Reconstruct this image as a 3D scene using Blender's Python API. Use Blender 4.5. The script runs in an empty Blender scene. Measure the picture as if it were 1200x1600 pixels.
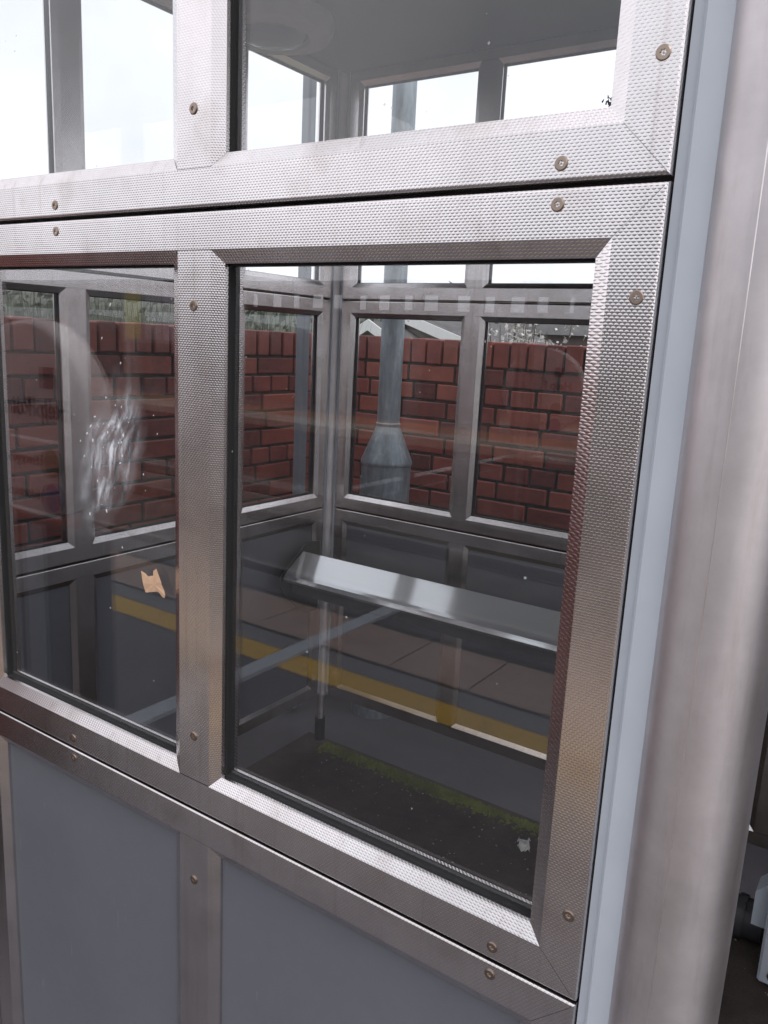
import bpy, bmesh, math, random
from mathutils import Vector, Matrix
random.seed(7)
R = math.radians
sc = bpy.context.scene
COL = sc.collection

# ------------------------------------------------------------------ camera
cam_d = bpy.data.cameras.new("camera")
cam = bpy.data.objects.new("camera", cam_d)
COL.objects.link(cam)
cam_d.sensor_fit = 'VERTICAL'
cam_d.sensor_height = 36.0
cam_d.lens = 28.34
cam_d.clip_start = 0.02
cam_d.clip_end = 2000
yaw, pitch, roll = R(-33.649), R(11.976), R(2.856)
fwd = Vector((math.sin(yaw) * math.cos(pitch), math.cos(yaw) * math.cos(pitch), -math.sin(pitch)))
rgt = Vector((math.cos(yaw), -math.sin(yaw), 0))
upv = rgt.cross(fwd)
r2 = rgt * math.cos(roll) + upv * math.sin(roll)
u2 = -rgt * math.sin(roll) + upv * math.cos(roll)
m = Matrix((r2, u2, -fwd)).transposed().to_4x4()
m.translation = Vector((0.182, -0.623, 1.485))
cam.matrix_world = m
sc.camera = cam

# ------------------------------------------------------------------ world: bright overcast
w = bpy.data.worlds.new("World")
sc.world = w
w.use_nodes = True
nt = w.node_tree
nt.nodes.clear()
N = nt.nodes.new
out = N('ShaderNodeOutputWorld')
bg = N('ShaderNodeBackground')
bg.inputs['Strength'].default_value = 0.1
sky = N('ShaderNodeTexSky')
sky.sky_type = 'NISHITA'
sky.sun_disc = False
sky.sun_elevation = R(52)
sky.sun_rotation = R(112)
sky.dust_density = 3.0
hs = N('ShaderNodeHueSaturation')
hs.inputs['Saturation'].default_value = 0.35
tc = N('ShaderNodeTexCoord')
nz = N('ShaderNodeTexNoise')
nz.inputs['Scale'].default_value = 2.2
nz.inputs['Detail'].default_value = 5
cr = N('ShaderNodeValToRGB')
cr.color_ramp.elements[0].position = 0.40
cr.color_ramp.elements[0].color = (11.6, 12.0, 13.0, 1)
cr.color_ramp.elements[1].position = 0.74
cr.color_ramp.elements[1].color = (18.8, 18.4, 19.5, 1)
mx = N('ShaderNodeMix')
mx.data_type = 'RGBA'
mx.inputs['Factor'].default_value = 0.85
nt.links.new(sky.outputs[0], hs.inputs['Color'])
nt.links.new(tc.outputs['Generated'], nz.inputs['Vector'])
nt.links.new(nz.outputs['Fac'], cr.inputs[0])
nt.links.new(hs.outputs[0], mx.inputs[6])
nt.links.new(cr.outputs[0], mx.inputs[7])
nt.links.new(mx.outputs[2], bg.inputs['Color'])
nt.links.new(bg.outputs[0], out.inputs[0])

sun_d = bpy.data.lights.new("sun", 'SUN')
sun_d.energy = 1.5
sun_d.angle = R(25)
sun_d.color = (1, 0.96, 0.94)
sun = bpy.data.objects.new("sun", sun_d)
COL.objects.link(sun)
az, el = R(112), R(52)
sdir = Vector((math.sin(az) * math.cos(el), math.cos(az) * math.cos(el), math.sin(el)))
sun.rotation_euler = sdir.to_track_quat('Z', 'Y').to_euler()

sc.view_settings.view_transform = 'Standard'
sc.view_settings.look = 'None'
sc.view_settings.gamma = 1
sc.view_settings.exposure = 0.0
sc.render.engine = 'CYCLES'
cy = sc.cycles
cy.use_denoising = True
try:
    cy.denoiser = 'OPENIMAGEDENOISE'
except Exception:
    pass
cy.max_bounces = 8
cy.diffuse_bounces = 3
cy.glossy_bounces = 5
cy.transparent_max_bounces = 24
cy.sample_clamp_indirect = 6
cy.caustics_reflective = True

# ------------------------------------------------------------------ helpers
def mesh_obj(name, verts, faces, mat=None, parent=None, smooth=False):
    me = bpy.data.meshes.new(name)
    me.from_pydata([tuple(v) for v in verts], [], faces)
    bm = bmesh.new(); bm.from_mesh(me)
    bmesh.ops.remove_doubles(bm, verts=bm.verts, dist=1e-5)
    bmesh.ops.recalc_face_normals(bm, faces=bm.faces)
    bm.to_mesh(me); bm.free()
    if mat: me.materials.append(mat)
    if smooth:
        for p in me.polygons: p.use_smooth = True
    return link(name, me, parent)

def link(name, me, parent=None):
    o = bpy.data.objects.new(name, me)
    COL.objects.link(o)
    if parent: o.parent = parent
    return o

def empty(name, loc=(0, 0, 0), parent=None):
    o = bpy.data.objects.new(name, None)
    COL.objects.link(o)
    o.location = loc
    o.empty_display_size = 0.1
    if parent: o.parent = parent
    return o

def tag(o, label, cat, group=None):
    o["label"] = label; o["category"] = cat
    if group: o["group"] = group
    return o

def struct(o):
    o["kind"] = "structure"; return o

class MB:
    def __init__(s): s.v = []; s.f = []
    def quad(s, *pts):
        n = len(s.v); s.v += [tuple(p) for p in pts]; s.f.append(tuple(range(n, n + len(pts)))); return s
    def box(s, x0, x1, y0, y1, z0, z1, c=0.0):
        if c <= 0:
            n = len(s.v)
            s.v += [(x, y, z) for z in (z0, z1) for y in (y0, y1) for x in (x0, x1)]
            s.f += [tuple(n + i for i in q) for q in ((0, 2, 3, 1), (4, 5, 7, 6), (0, 1, 5, 4), (2, 6, 7, 3), (0, 4, 6, 2), (1, 3, 7, 5))]
        else:
            bm = bmesh.new()
            vs = [bm.verts.new((x, y, z)) for z in (z0, z1) for y in (y0, y1) for x in (x0, x1)]
            for q in ((0, 2, 3, 1), (4, 5, 7, 6), (0, 1, 5, 4), (2, 6, 7, 3), (0, 4, 6, 2), (1, 3, 7, 5)):
                bm.faces.new([vs[i] for i in q])
            bmesh.ops.bevel(bm, geom=list(bm.edges), offset=c, segments=1, affect='EDGES', profile=0.5)
            bm.verts.index_update()
            n = len(s.v)
            s.v += [tuple(v.co) for v in bm.verts]
            s.f += [tuple(n + v.index for v in f.verts) for f in bm.faces]
            bm.free()
        return s
    def tube(s, p0, p1, r0, r1=None, seg=16, cap=True):
        r1 = r0 if r1 is None else r1
        p0 = Vector(p0); p1 = Vector(p1); d = (p1 - p0).normalized()
        a = d.orthogonal().normalized(); b = d.cross(a)
        n = len(s.v)
        for p, r in ((p0, r0), (p1, r1)):
            for i in range(seg):
                t = 2 * math.pi * i / seg
                s.v.append(tuple(p + a * r * math.cos(t) + b * r * math.sin(t)))
        for i in range(seg):
            j = (i + 1) % seg
            s.f.append((n + i, n + j, n + seg + j, n + seg + i))
        if cap:
            s.f.append(tuple(n + i for i in range(seg))[::-1]); s.f.append(tuple(n + seg + i for i in range(seg)))
        return s
    def lathe(s, prof, o=(0, 0, 0), seg=24, axis='Z'):
        n = len(s.v); k = len(prof)
        for i in range(seg):
            t = 2 * math.pi * i / seg
            for r, z in prof:
                x, y = r * math.cos(t), r * math.sin(t)
                q = (x, y, z) if axis == 'Z' else (x, z, y)
                s.v.append((q[0] + o[0], q[1] + o[1], q[2] + o[2]))
        for i in range(seg):
            j = (i + 1) % seg
            for a in range(k - 1):
                s.f.append((n + i * k + a, n + j * k + a, n + j * k + a + 1, n + i * k + a + 1))
        return s
    def prism(s, poly, y0, y1):          # polygon in xz, extruded along y
        n = len(s.v); k = len(poly)
        s.v += [(x, y0, z) for x, z in poly] + [(x, y1, z) for x, z in poly]
        s.f.append(tuple(range(n, n + k))); s.f.append(tuple(range(n + k, n + 2 * k))[::-1])
        for i in range(k):
            j = (i + 1) % k
            s.f.append((n + i, n + k + i, n + k + j, n + j))
        return s
    def build(s, name, mat=None, parent=None, smooth=False):
        return mesh_obj(name, s.v, s.f, mat, parent, smooth)

def auto_smooth(o, ang=35):
    me = o.data
    for p in me.polygons: p.use_smooth = True
    try:
        me.set_sharp_from_angle(angle=R(ang))
    except Exception:
        pass
    return o

# ------------------------------------------------------------------ materials
class Mat:
    def __init__(s, name):
        s.m = bpy.data.materials.new(name); s.m.use_nodes = True
        s.t = s.m.node_tree
        s.b = s.t.nodes['Principled BSDF']; s.o = s.t.nodes['Material Output']
    def n(s, typ, **kw):
        x = s.t.nodes.new(typ)
        for k, v in kw.items():
            if k in x.inputs: x.inputs[k].default_value = v
            else: setattr(x, k, v)
        return x
    def l(s, a, b): s.t.links.new(a, b)
    def math(s, op, a, b=None, c=None, clamp=False):
        x = s.t.nodes.new('ShaderNodeMath'); x.operation = op; x.use_clamp = clamp
        for i, q in enumerate((a, b, c)):
            if q is None: continue
            if isinstance(q, (int, float)): x.inputs[i].default_value = q
            else: s.l(q, x.inputs[i])
        return x.outputs[0]
    def coord(s, which='Object'):
        return s.n('ShaderNodeTexCoord').outputs[which]
    def geo_pos(s):
        return s.n('ShaderNodeNewGeometry').outputs['Position']
    def noise(s, vec, scale, detail=4, rough=0.55, out='Fac'):
        x = s.n('ShaderNodeTexNoise'); x.inputs['Scale'].default_value = scale
        x.inputs['Detail'].default_value = detail; x.inputs['Roughness'].default_value = rough
        if vec is not None: s.l(vec, x.inputs['Vector'])
        return x.outputs[out]
    def ramp(s, fac, stops):
        x = s.n('ShaderNodeValToRGB'); r = x.color_ramp
        while len(r.elements) < len(stops): r.elements.new(0.5)
        for e, (p, c) in zip(r.elements, stops):
            e.position = p; e.color = (*c, 1) if len(c) == 3 else c
        s.l(fac, x.inputs[0]); return x.outputs[0]
    def mix(s, fac, a, b):
        x = s.n('ShaderNodeMix'); x.data_type = 'RGBA'
        for q, i in ((fac, 0), (a, 6), (b, 7)):
            if isinstance(q, (int, float)): x.inputs[i].default_value = q
            elif isinstance(q, tuple): x.inputs[i].default_value = (*q, 1)
            else: s.l(q, x.inputs[i])
        return x.outputs[2]
    def bump(s, h, strength=0.3, dist=0.002):
        x = s.n('ShaderNodeBump'); x.inputs['Strength'].default_value = strength; x.inputs['Distance'].default_value = dist
        s.l(h, x.inputs['Height']); s.l(x.outputs[0], s.b.inputs['Normal']); return x
    def set(s, **kw):
        for k, v in kw.items():
            k = k.replace('_', ' ')
            if isinstance(v, tuple): v = (*v, 1)
            s.b.inputs[k].default_value = v
        return s

def simple(name, col, rough=0.5, metal=0.0, var=0.12, scale=30, bump=0.0):
    M = Mat(name); M.set(Roughness=rough, Metallic=metal)
    p = M.geo_pos(); n = M.noise(p, scale, 5)
    dk = tuple(c * (1 - var) for c in col); lt = tuple(min(1, c * (1 + var)) for c in col)
    M.l(M.ramp(n, [(0.3, dk), (0.7, lt)]), M.b.inputs['Base Color'])
    if bump: M.bump(n, bump, 0.003)
    return M.m

def steel_embossed():
    M = Mat('embossed_stainless'); M.set(Metallic=1.0)
    p = M.geo_pos()
    sx = M.n('ShaderNodeSeparateXYZ'); M.l(p, sx.inputs[0])
    u = M.math('DIVIDE', M.math('ADD', sx.outputs[0], sx.outputs[1]), 0.0043)
    v = M.math('DIVIDE', sx.outputs[2], 0.00245)
    row = M.math('FLOOR', v)
    odd = M.math('MULTIPLY', M.math('MODULO', M.math('ABSOLUTE', row), 2), 0.5)
    fu = M.math('SUBTRACT', M.math('FRACT', M.math('ADD', u, odd)), 0.5)
    fv = M.math('SUBTRACT', M.math('FRACT', v), 0.5)
    du = M.math('POWER', M.math('DIVIDE', fu, 0.40), 2); dv = M.math('POWER', M.math('DIVIDE', fv, 0.55), 2)
    h = M.math('SUBTRACT', 1, M.math('ADD', du, dv), clamp=True)
    h = M.math('SMOOTHSTEP', h, 0.0, 0.9) if False else M.math('POWER', h, 0.7)
    dirt = M.noise(p, 9, 6, 0.6)
    fine = M.noise(p, 160, 3)
    base = M.ramp(dirt, [(0.30, (0.63, 0.59, 0.58)), (0.62, (0.76, 0.72, 0.715))])
    stain = M.ramp(M.noise(p, 16, 4, 0.5), [(0.55, (1, 1, 1)), (0.80, (0.80, 0.77, 0.74))])
    x = M.n('ShaderNodeMix'); x.data_type = 'RGBA'; x.blend_type = 'MULTIPLY'; x.inputs[0].default_value = 0.8
    M.l(base, x.inputs[6]); M.l(stain, x.inputs[7])
    mpd = M.n('ShaderNodeMapping'); M.l(p, mpd.inputs[0]); mpd.inputs['Scale'].default_value = (90, 90, 2.5)
    drip = M.ramp(M.noise(mpd.outputs[0], 1, 4, 0.6), [(0.56, (1, 1, 1)), (0.72, (0.74, 0.70, 0.66))])
    x2 = M.n('ShaderNodeMix'); x2.data_type = 'RGBA'; x2.blend_type = 'MULTIPLY'; x2.inputs[0].default_value = 0.45
    M.l(x.outputs[2], x2.inputs[6]); M.l(drip, x2.inputs[7]); M.l(x2.outputs[2], M.b.inputs['Base Color'])
    r = M.math('ADD', M.math('MULTIPLY', dirt, 0.14), M.math('ADD', M.math('MULTIPLY', fine, 0.05), 0.095))
    M.l(r, M.b.inputs['Roughness'])
    hh = M.math('ADD', h, M.math('MULTIPLY', fine, 0.06))
    M.bump(hh, 0.9, 0.00013)
    return M.m

def steel_brushed(name='brushed_stainless', rough=0.24, tint=(0.64, 0.60, 0.605), vertical=False, aniso=0.0):
    M = Mat(name); M.set(Metallic=1.0)
    p = M.geo_pos()
    mp = M.n('ShaderNodeMapping'); M.l(p, mp.inputs[0])
    mp.inputs['Scale'].default_value = (25, 25, 900) if not vertical else (420, 420, 12)
    br = M.noise(mp.outputs[0], 1.0, 4)
    dirt = M.noise(p, 14, 6, 0.65)
    mp2 = M.n('ShaderNodeMapping'); M.l(p, mp2.inputs[0]); mp2.inputs['Scale'].default_value = (60, 60, 7)
    blot = M.noise(mp2.outputs[0], 1.0, 5, 0.7)
    c = M.ramp(dirt, [(0.3, tuple(t * 0.86 for t in tint)), (0.7, tuple(t * 1.08 for t in tint))])
    st = M.ramp(blot, [(0.52, (1, 1, 1)), (0.78, (0.78, 0.73, 0.72))])
    x = M.n('ShaderNodeMix'); x.data_type = 'RGBA'; x.blend_type = 'MULTIPLY'; x.inputs[0].default_value = 0.7
    M.l(c, x.inputs[6]); M.l(st, x.inputs[7]); M.l(x.outputs[2], M.b.inputs['Base Color'])
    M.l(M.math('ADD', M.math('MULTIPLY', br, 0.08), rough - 0.03), M.b.inputs['Roughness'])
    if not vertical:
        tg = M.n('ShaderNodeTangent'); tg.direction_type = 'RADIAL'; tg.axis = 'Z'
        M.l(tg.outputs[0], M.b.inputs['Tangent']); M.b.inputs['Anisotropic'].default_value = aniso; M.b.inputs['Anisotropic Rotation'].default_value = 0.25
    M.bump(br, 0.015, 0.0002)
    return M.m

def glass(name, tint=(0.972, 0.978, 0.98), specks=1.0, haze=0.012):
    """Flat sheet glass: every face reflects by Schlick's law and lets the rest straight through."""
    M = Mat(name); t = M.t
    t.nodes.remove(M.b)
    g = M.n('ShaderNodeNewGeometry')
    dot = M.n('ShaderNodeVectorMath'); dot.operation = 'DOT_PRODUCT'
    M.l(g.outputs['Normal'], dot.inputs[0]); M.l(g.outputs['Incoming'], dot.inputs[1])
    c = M.math('ABSOLUTE', dot.outputs['Value'])
    F = M.math('ADD', M.math('MULTIPLY', M.math('POWER', M.math('SUBTRACT', 1, c, clamp=True), 5), 0.954), 0.046)
    tr = M.n('ShaderNodeBsdfTransparent'); tr.inputs[0].default_value = (*tint, 1)
    gl = M.n('ShaderNodeBsdfGlossy'); gl.inputs['Roughness'].default_value = 0.006; gl.inputs['Color'].default_value = (1, 1, 1, 1)
    wob = M.n('ShaderNodeBump'); wob.inputs['Strength'].default_value = 0.18; wob.inputs['Distance'].default_value = 0.0012
    M.l(M.noise(g.outputs['Position'], 4.5, 2, 0.4), wob.inputs['Height']); M.l(wob.outputs[0], gl.inputs['Normal'])
    ms = M.n('ShaderNodeMixShader'); M.l(F, ms.inputs[0]); M.l(tr.outputs[0], ms.inputs[1]); M.l(gl.outputs[0], ms.inputs[2])
    # dust film, rain streaks and splashes on the faces
    p = g.outputs['Position']
    mp = M.n('ShaderNodeMapping'); M.l(p, mp.inputs[0]); mp.inputs['Scale'].default_value = (22, 22, 2.2)
    stre = M.noise(mp.outputs[0], 1.0, 6, 0.6)
    film = M.noise(p, 6, 6, 0.7)
    f1 = M.math('MULTIPLY', M.math('POWER', M.math('MULTIPLY', stre, film), 1.5), haze * 2.0)
    v = M.n('ShaderNodeTexVoronoi'); v.inputs['Scale'].default_value = 75; M.l(p, v.inputs['Vector'])
    sp = M.math('LESS_THAN', v.outputs['Distance'], 0.10)
    gate = M.math('GREATER_THAN', M.noise(p, 17, 4), 0.66)
    sp = M.math('MULTIPLY', M.math('MULTIPLY', sp, gate), 0.5 * specks)
    fac = M.math('ADD', f1, sp, clamp=True)
    df = M.n('ShaderNodeBsdfDiffuse'); df.inputs[0].default_value = (0.72, 0.72, 0.70, 1)
    m2 = M.n('ShaderNodeMixShader'); M.l(fac, m2.inputs[0]); M.l(ms.outputs[0], m2.inputs[1]); M.l(df.outputs[0], m2.inputs[2])
    M.l(m2.outputs[0], M.o.inputs[0])
    return M.m

def brick_mat():
    M = Mat('red_brick')
    oi = M.n('ShaderNodeObjectInfo'); p = M.geo_pos()
    n1 = M.noise(p, 30, 7, 0.7); n2 = M.noise(p, 120, 4)
    cellp = M.n('ShaderNodeVectorMath'); cellp.operation = 'SNAP'; M.l(p, cellp.inputs[0]); cellp.inputs[1].default_value = (0.118, 0.118, 0.075)
    wn = M.n('ShaderNodeTexWhiteNoise'); M.l(cellp.outputs[0], wn.inputs[0])
    mixv = M.math('ADD', M.math('MULTIPLY', oi.outputs['Random'], 0.62), M.math('MULTIPLY', n1, 0.5))
    c = M.ramp(mixv, [(0.18, (0.085, 0.028, 0.027)), (0.45, (0.225, 0.057, 0.044)), (0.8, (0.31, 0.090, 0.062))])
    soot = M.ramp(M.noise(p, 4.5, 7, 0.7), [(0.45, (1, 1, 1)), (0.72, (0.38, 0.35, 0.34))])
    x = M.n('ShaderNodeMix'); x.data_type = 'RGBA'; x.blend_type = 'MULTIPLY'; x.inputs[0].default_value = 0.8
    M.l(c, x.inputs[6]); M.l(soot, x.inputs[7])
    v = M.n('ShaderNodeTexVoronoi'); v.inputs['Scale'].default_value = 30; M.l(p, v.inputs['Vector'])
    sp = M.math('MULTIPLY', M.math('LESS_THAN', v.outputs['Distance'], 0.09), M.math('GREATER_THAN', M.noise(p, 7, 3), 0.60))
    M.l(M.mix(sp, x.outputs[2], (0.55, 0.5, 0.47)), M.b.inputs['Base Color'])
    M.set(Roughness=0.5)
    M.bump(M.math('ADD', n2, M.math('MULTIPLY', n1, 2)), 0.35, 0.002)
    return M.m

def asphalt_mat(name, lo, hi, rough=0.85):
    M = Mat(name); p = M.geo_pos()
    n = M.noise(p, 2.2, 6, 0.6); f = M.noise(p, 260, 3, 0.7)
    k = M.math('ADD', M.math('MULTIPLY', n, 0.55), M.math('MULTIPLY', f, 0.45))
    M.l(M.ramp(k, [(0.36, lo), (0.64, hi)]), M.b.inputs['Base Color'])
    M.set(Roughness=rough); M.bump(f, 0.6, 0.004)
    return M.m

def dirt_mat():
    M = Mat('shelter_base_dirt'); p = M.geo_pos()
    n = M.noise(p, 7, 7, 0.65); f = M.noise(p, 190, 4, 0.7)
    k = M.math('ADD', M.math('MULTIPLY', n, 0.6), M.math('MULTIPLY', f, 0.4))
    c = M.ramp(k, [(0.34, (0.030, 0.023, 0.019)), (0.52, (0.062, 0.047, 0.039)), (0.68, (0.10, 0.078, 0.064))])
    v = M.n('ShaderNodeTexVoronoi'); v.inputs['Scale'].default_value = 38; M.l(p, v.inputs['Vector'])
    sp = M.math('MULTIPLY', M.math('LESS_THAN', v.outputs['Distance'], 0.10), M.math('GREATER_THAN', M.noise(p, 5, 3), 0.60))
    M.l(M.mix(sp, c, (0.32, 0.29, 0.25)), M.b.inputs['Base Color'])
    M.set(Roughness=0.9); M.bump(f, 0.8, 0.004)
    return M.m

def foliage(name, a, b, rough=0.75):
    M = Mat(name); p = M.geo_pos(); oi = M.noise(p, 8, 4)
    M.l(M.ramp(oi, [(0.3, a), (0.7, b)]), M.b.inputs['Base Color']); M.set(Roughness=rough)
    return M.m

STEEL = steel_embossed()
BRUSH = steel_brushed(rough=0.42, aniso=0.7)
SEAT = steel_brushed('seat_stainless', 0.13, (0.66, 0.66, 0.66))
GALV = None
GLASS = glass('window_glass')
GLASS_BACK = glass('window_glass_rear', specks=0.6, haze=0.01)
BLACK = simple('black_rubber', (0.008, 0.008, 0.009), 0.85)
def laminate():
    M = Mat('grey_laminate'); p = M.geo_pos()
    n = M.noise(p, 3, 6, 0.6)
    mp = M.n('ShaderNodeMapping'); M.l(p, mp.inputs[0]); mp.inputs['Scale'].default_value = (240, 240, 9); mp.inputs['Rotation'].default_value = (0, R(8), 0)
    sc1 = M.math('MULTIPLY', M.math('GREATER_THAN', M.noise(mp.outputs[0], 1, 2), 0.70), M.math('GREATER_THAN', M.noise(p, 13, 3), 0.57))
    mott = M.noise(p, 55, 5, 0.7)
    c = M.ramp(M.math('ADD', M.math('MULTIPLY', n, 0.7), M.math('MULTIPLY', mott, 0.3)), [(0.35, (0.122, 0.127, 0.146)), (0.65, (0.140, 0.145, 0.165))])
    M.l(M.mix(M.math('MULTIPLY', sc1, 0.35), c, (0.32, 0.32, 0.34)), M.b.inputs['Base Color'])
    M.l(M.math('ADD', M.math('MULTIPLY', n, 0.25), 0.28), M.b.inputs['Roughness'])
    return M.m
PANEL = laminate()
STRIP = simple('pale_blue_grey_paint', (0.50, 0.545, 0.60), 0.38, var=0.05, scale=12)
POSTGREY = simple('grey_powder_coat', (0.20, 0.225, 0.255), 0.4, var=0.06, scale=14)
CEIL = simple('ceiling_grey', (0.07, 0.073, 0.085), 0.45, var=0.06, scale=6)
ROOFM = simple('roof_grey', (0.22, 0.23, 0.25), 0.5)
BRICK = brick_mat()
MORTAR = simple('dark_mortar', (0.058, 0.054, 0.048), 0.95, var=0.35, scale=22, bump=0.5)
ASPH = asphalt_mat('platform_asphalt', (0.074, 0.072, 0.080), (0.128, 0.122, 0.130))
DIRT = dirt_mat()
MOSS = foliage('moss_green', (0.055, 0.072, 0.007), (0.15, 0.17, 0.025), 0.9)
def worn_yellow():
    M = Mat('worn_yellow_paint'); p = M.geo_pos()
    n = M.noise(p, 14, 6, 0.7); f = M.noise(p, 200, 3, 0.7)
    c = M.ramp(f, [(0.35, (0.52, 0.30, 0.018)), (0.65, (0.80, 0.49, 0.035))])
    M.l(M.mix(M.ramp(n, [(0.56, (0, 0, 0)), (0.70, (0.75, 0.75, 0.75))]), c, (0.09, 0.08, 0.07)), M.b.inputs['Base Color'])
    M.set(Roughness=0.75); M.bump(f, 0.5, 0.003); return M.m
YELLOW = worn_yellow()
TACT = asphalt_mat('buff_tactile_slab', (0.34, 0.24, 0.20), (0.47, 0.34, 0.285), 0.85)
CONC = asphalt_mat('pale_coping_concrete', (0.34, 0.30, 0.25), (0.48, 0.43, 0.36), 0.85)
KERB = asphalt_mat('grey_edging_concrete', (0.14, 0.14, 0.145), (0.22, 0.22, 0.225), 0.85)
SCREW = steel_brushed('screw_steel', 0.32, (0.34, 0.27, 0.22))

# ------------------------------------------------------------------ setting: ground, platform, track
def sheet(name, x0, x1, y0, y1, z, mat, parent=None):
    return MB().quad((x0, y0, z), (x1, y0, z), (x1, y1, z), (x0, y1, z)).build(name, mat, parent)

GRASS_G = foliage('rough_grass_ground', (0.045, 0.060, 0.025), (0.10, 0.11, 0.055), 0.95)
struct(sheet('ground', -700, 700, -700, 700, -1.25, GRASS_G))
struct(MB().box(-60, 60, -2.78, 2.55, -1.3, 0.0).build('platform', ASPH))
# painted line, edging, tactile slabs, coping of the near platform
struct(sheet('yellow_line', -40, 30, -2.135, -1.965, 0.004, YELLOW))
struct(sheet('edging_strip', -40, 30, -2.275, -2.139, 0.004, KERB))
struct(MB().box(-2.205, -2.118, -3.045, -0.9, -0.001, 0.021, 0.002).build('expansion_strip', simple('grey_metal_strip', (0.46, 0.50, 0.56), 0.55)))
tac = struct(MB().box(-14, 8, -2.779, -2.277, -0.02, 0.003).build('tactile_paving', MORTAR))
mb = MB(); S = 0.412
mb.box(0.004, S, 0.004, S, 0.004, 0.016, 0.003)
for i in range(6):
    for j in range(6):
        mb.lathe([(0.013, 0.0141), (0.010, 0.0195), (0.0001, 0.0205)], (S * (i + 0.5) / 6 + 0.002, S * (j + 0.5) / 6 + 0.002, 0), 7)
slab0 = mb.build('tactile_slab', TACT, tac)
slab_me = slab0.data
slab0.location = (-10.5, -2.70, 0)
for k in range(1, 38):
    o = link('tactile_slab', slab_me, tac)
    o.location = (-10.5 + k * 0.418, -2.70, 0)
struct(MB().box(-60, 60, -3.05, -2.782, -0.12, 0.0, 0.01).build('platform_coping', ASPH))

BALL = asphalt_mat('track_ballast', (0.055, 0.05, 0.045), (0.16, 0.145, 0.13), 0.95)
struct(sheet('track_bed', -60, 60, -10.4, -2.8, -1.0, BALL))
RAIL = simple('rusty_rail', (0.20, 0.14, 0.11), 0.4, 0.7, 0.3)
for i, (y, lb) in enumerate([(-4.0, 'steel rail closest to the near platform edge'), (-5.43, 'second steel rail out from the near platform'),
                            (-7.4, 'third steel rail out from the near platform'), (-8.83, 'steel rail beside the far platform edge')]):
    r = empty('rail', (0, y, -1.0))
    MB().box(-50, 50, -0.07, 0.07, 0.0, 0.02).build('rail_foot', RAIL, r)
    MB().box(-50, 50, -0.012, 0.012, 0.02, 0.11).build('rail_web', RAIL, r)
    MB().box(-50, 50, -0.036, 0.036, 0.11, 0.15, 0.006).build('rail_head', steel_brushed('rail_top', 0.5, (0.32, 0.29, 0.27)) if i == 0 else bpy.data.materials['rail_top'], r)
    tag(r, lb, 'rail', 'track rails')
# far platform
struct(MB().box(-60, 60, -16.5, -10.4, -1.3, -0.02).build('far_platform', ASPH))
struct(MB().box(-60, 60, -11.2, -10.3, -0.14, 0.0, 0.012).build('far_platform_coping', CONC))
struct(sheet('far_tactile_strip', -60, 60, -12.3, -11.2, -0.014, asphalt_mat('far_buff_paving', (0.30, 0.16, 0.09), (0.42, 0.24, 0.14))))

# ------------------------------------------------------------------ waiting shelter
W = 0.0383       # width of a rail or stile face
WM = 0.0501      # width of a middle stile
T = 0.042        # thickness of a frame
BA, BD = 0.014, 0.0076   # bevel inward and deep
GD = 0.018      # depth of glass
Z0, Z1, Z2, Z3 = 0.21, 0.91, 1.61, 2.31
D = 1.568
XE = -1.508
shelter = tag(empty('waiting_shelter', (0, 0, 0)), 'stainless steel framed glass waiting shelter with grey lower panels on the platform', 'shelter')

# security screw: countersunk head with a star recess and a centre pin
def screw_mesh():
    mb = MB()
    ro, rr, h = 0.0053, 0.0022, 0.0007
    seg = 24
    rings = []
    def ring(fn, d): rings.append([(fn(i)[0], d, fn(i)[1]) for i in range(seg)])
    cc = lambda r: (lambda i: (r * math.cos(2 * math.pi * i / seg), r * math.sin(2 * math.pi * i / seg)))
    def star(i):
        r = rr * (1 + 0.22 * math.cos(6 * 2 * math.pi * i / seg)); return (r * math.cos(2 * math.pi * i / seg), r * math.sin(2 * math.pi * i / seg))
    ring(cc(ro * 1.16), 0.0004); ring(cc(ro * 1.06), -0.00005); ring(cc(ro), -0.00005); ring(cc(ro), -h); ring(cc(ro * 0.90), -h * 1.5)
    ring(star, -h * 1.5); ring(star, 0.0014); ring(cc(0.0008), 0.0014); ring(cc(0.0008), -0.0002); ring(cc(0.00005), -0.0003)
    for k in range(len(rings) - 1):
        a, b = rings[k], rings[k + 1]
        for i in range(seg):
            j = (i + 1) % seg
            mb.quad(a[i], a[j], b[j], b[i])
    me = mb.build('screw', SCREW)
    data = me.data
    bpy.data.objects.remove(me)
    for p in data.polygons: p.use_smooth = False
    return data
SCREW_ME = screw_mesh()

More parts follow.
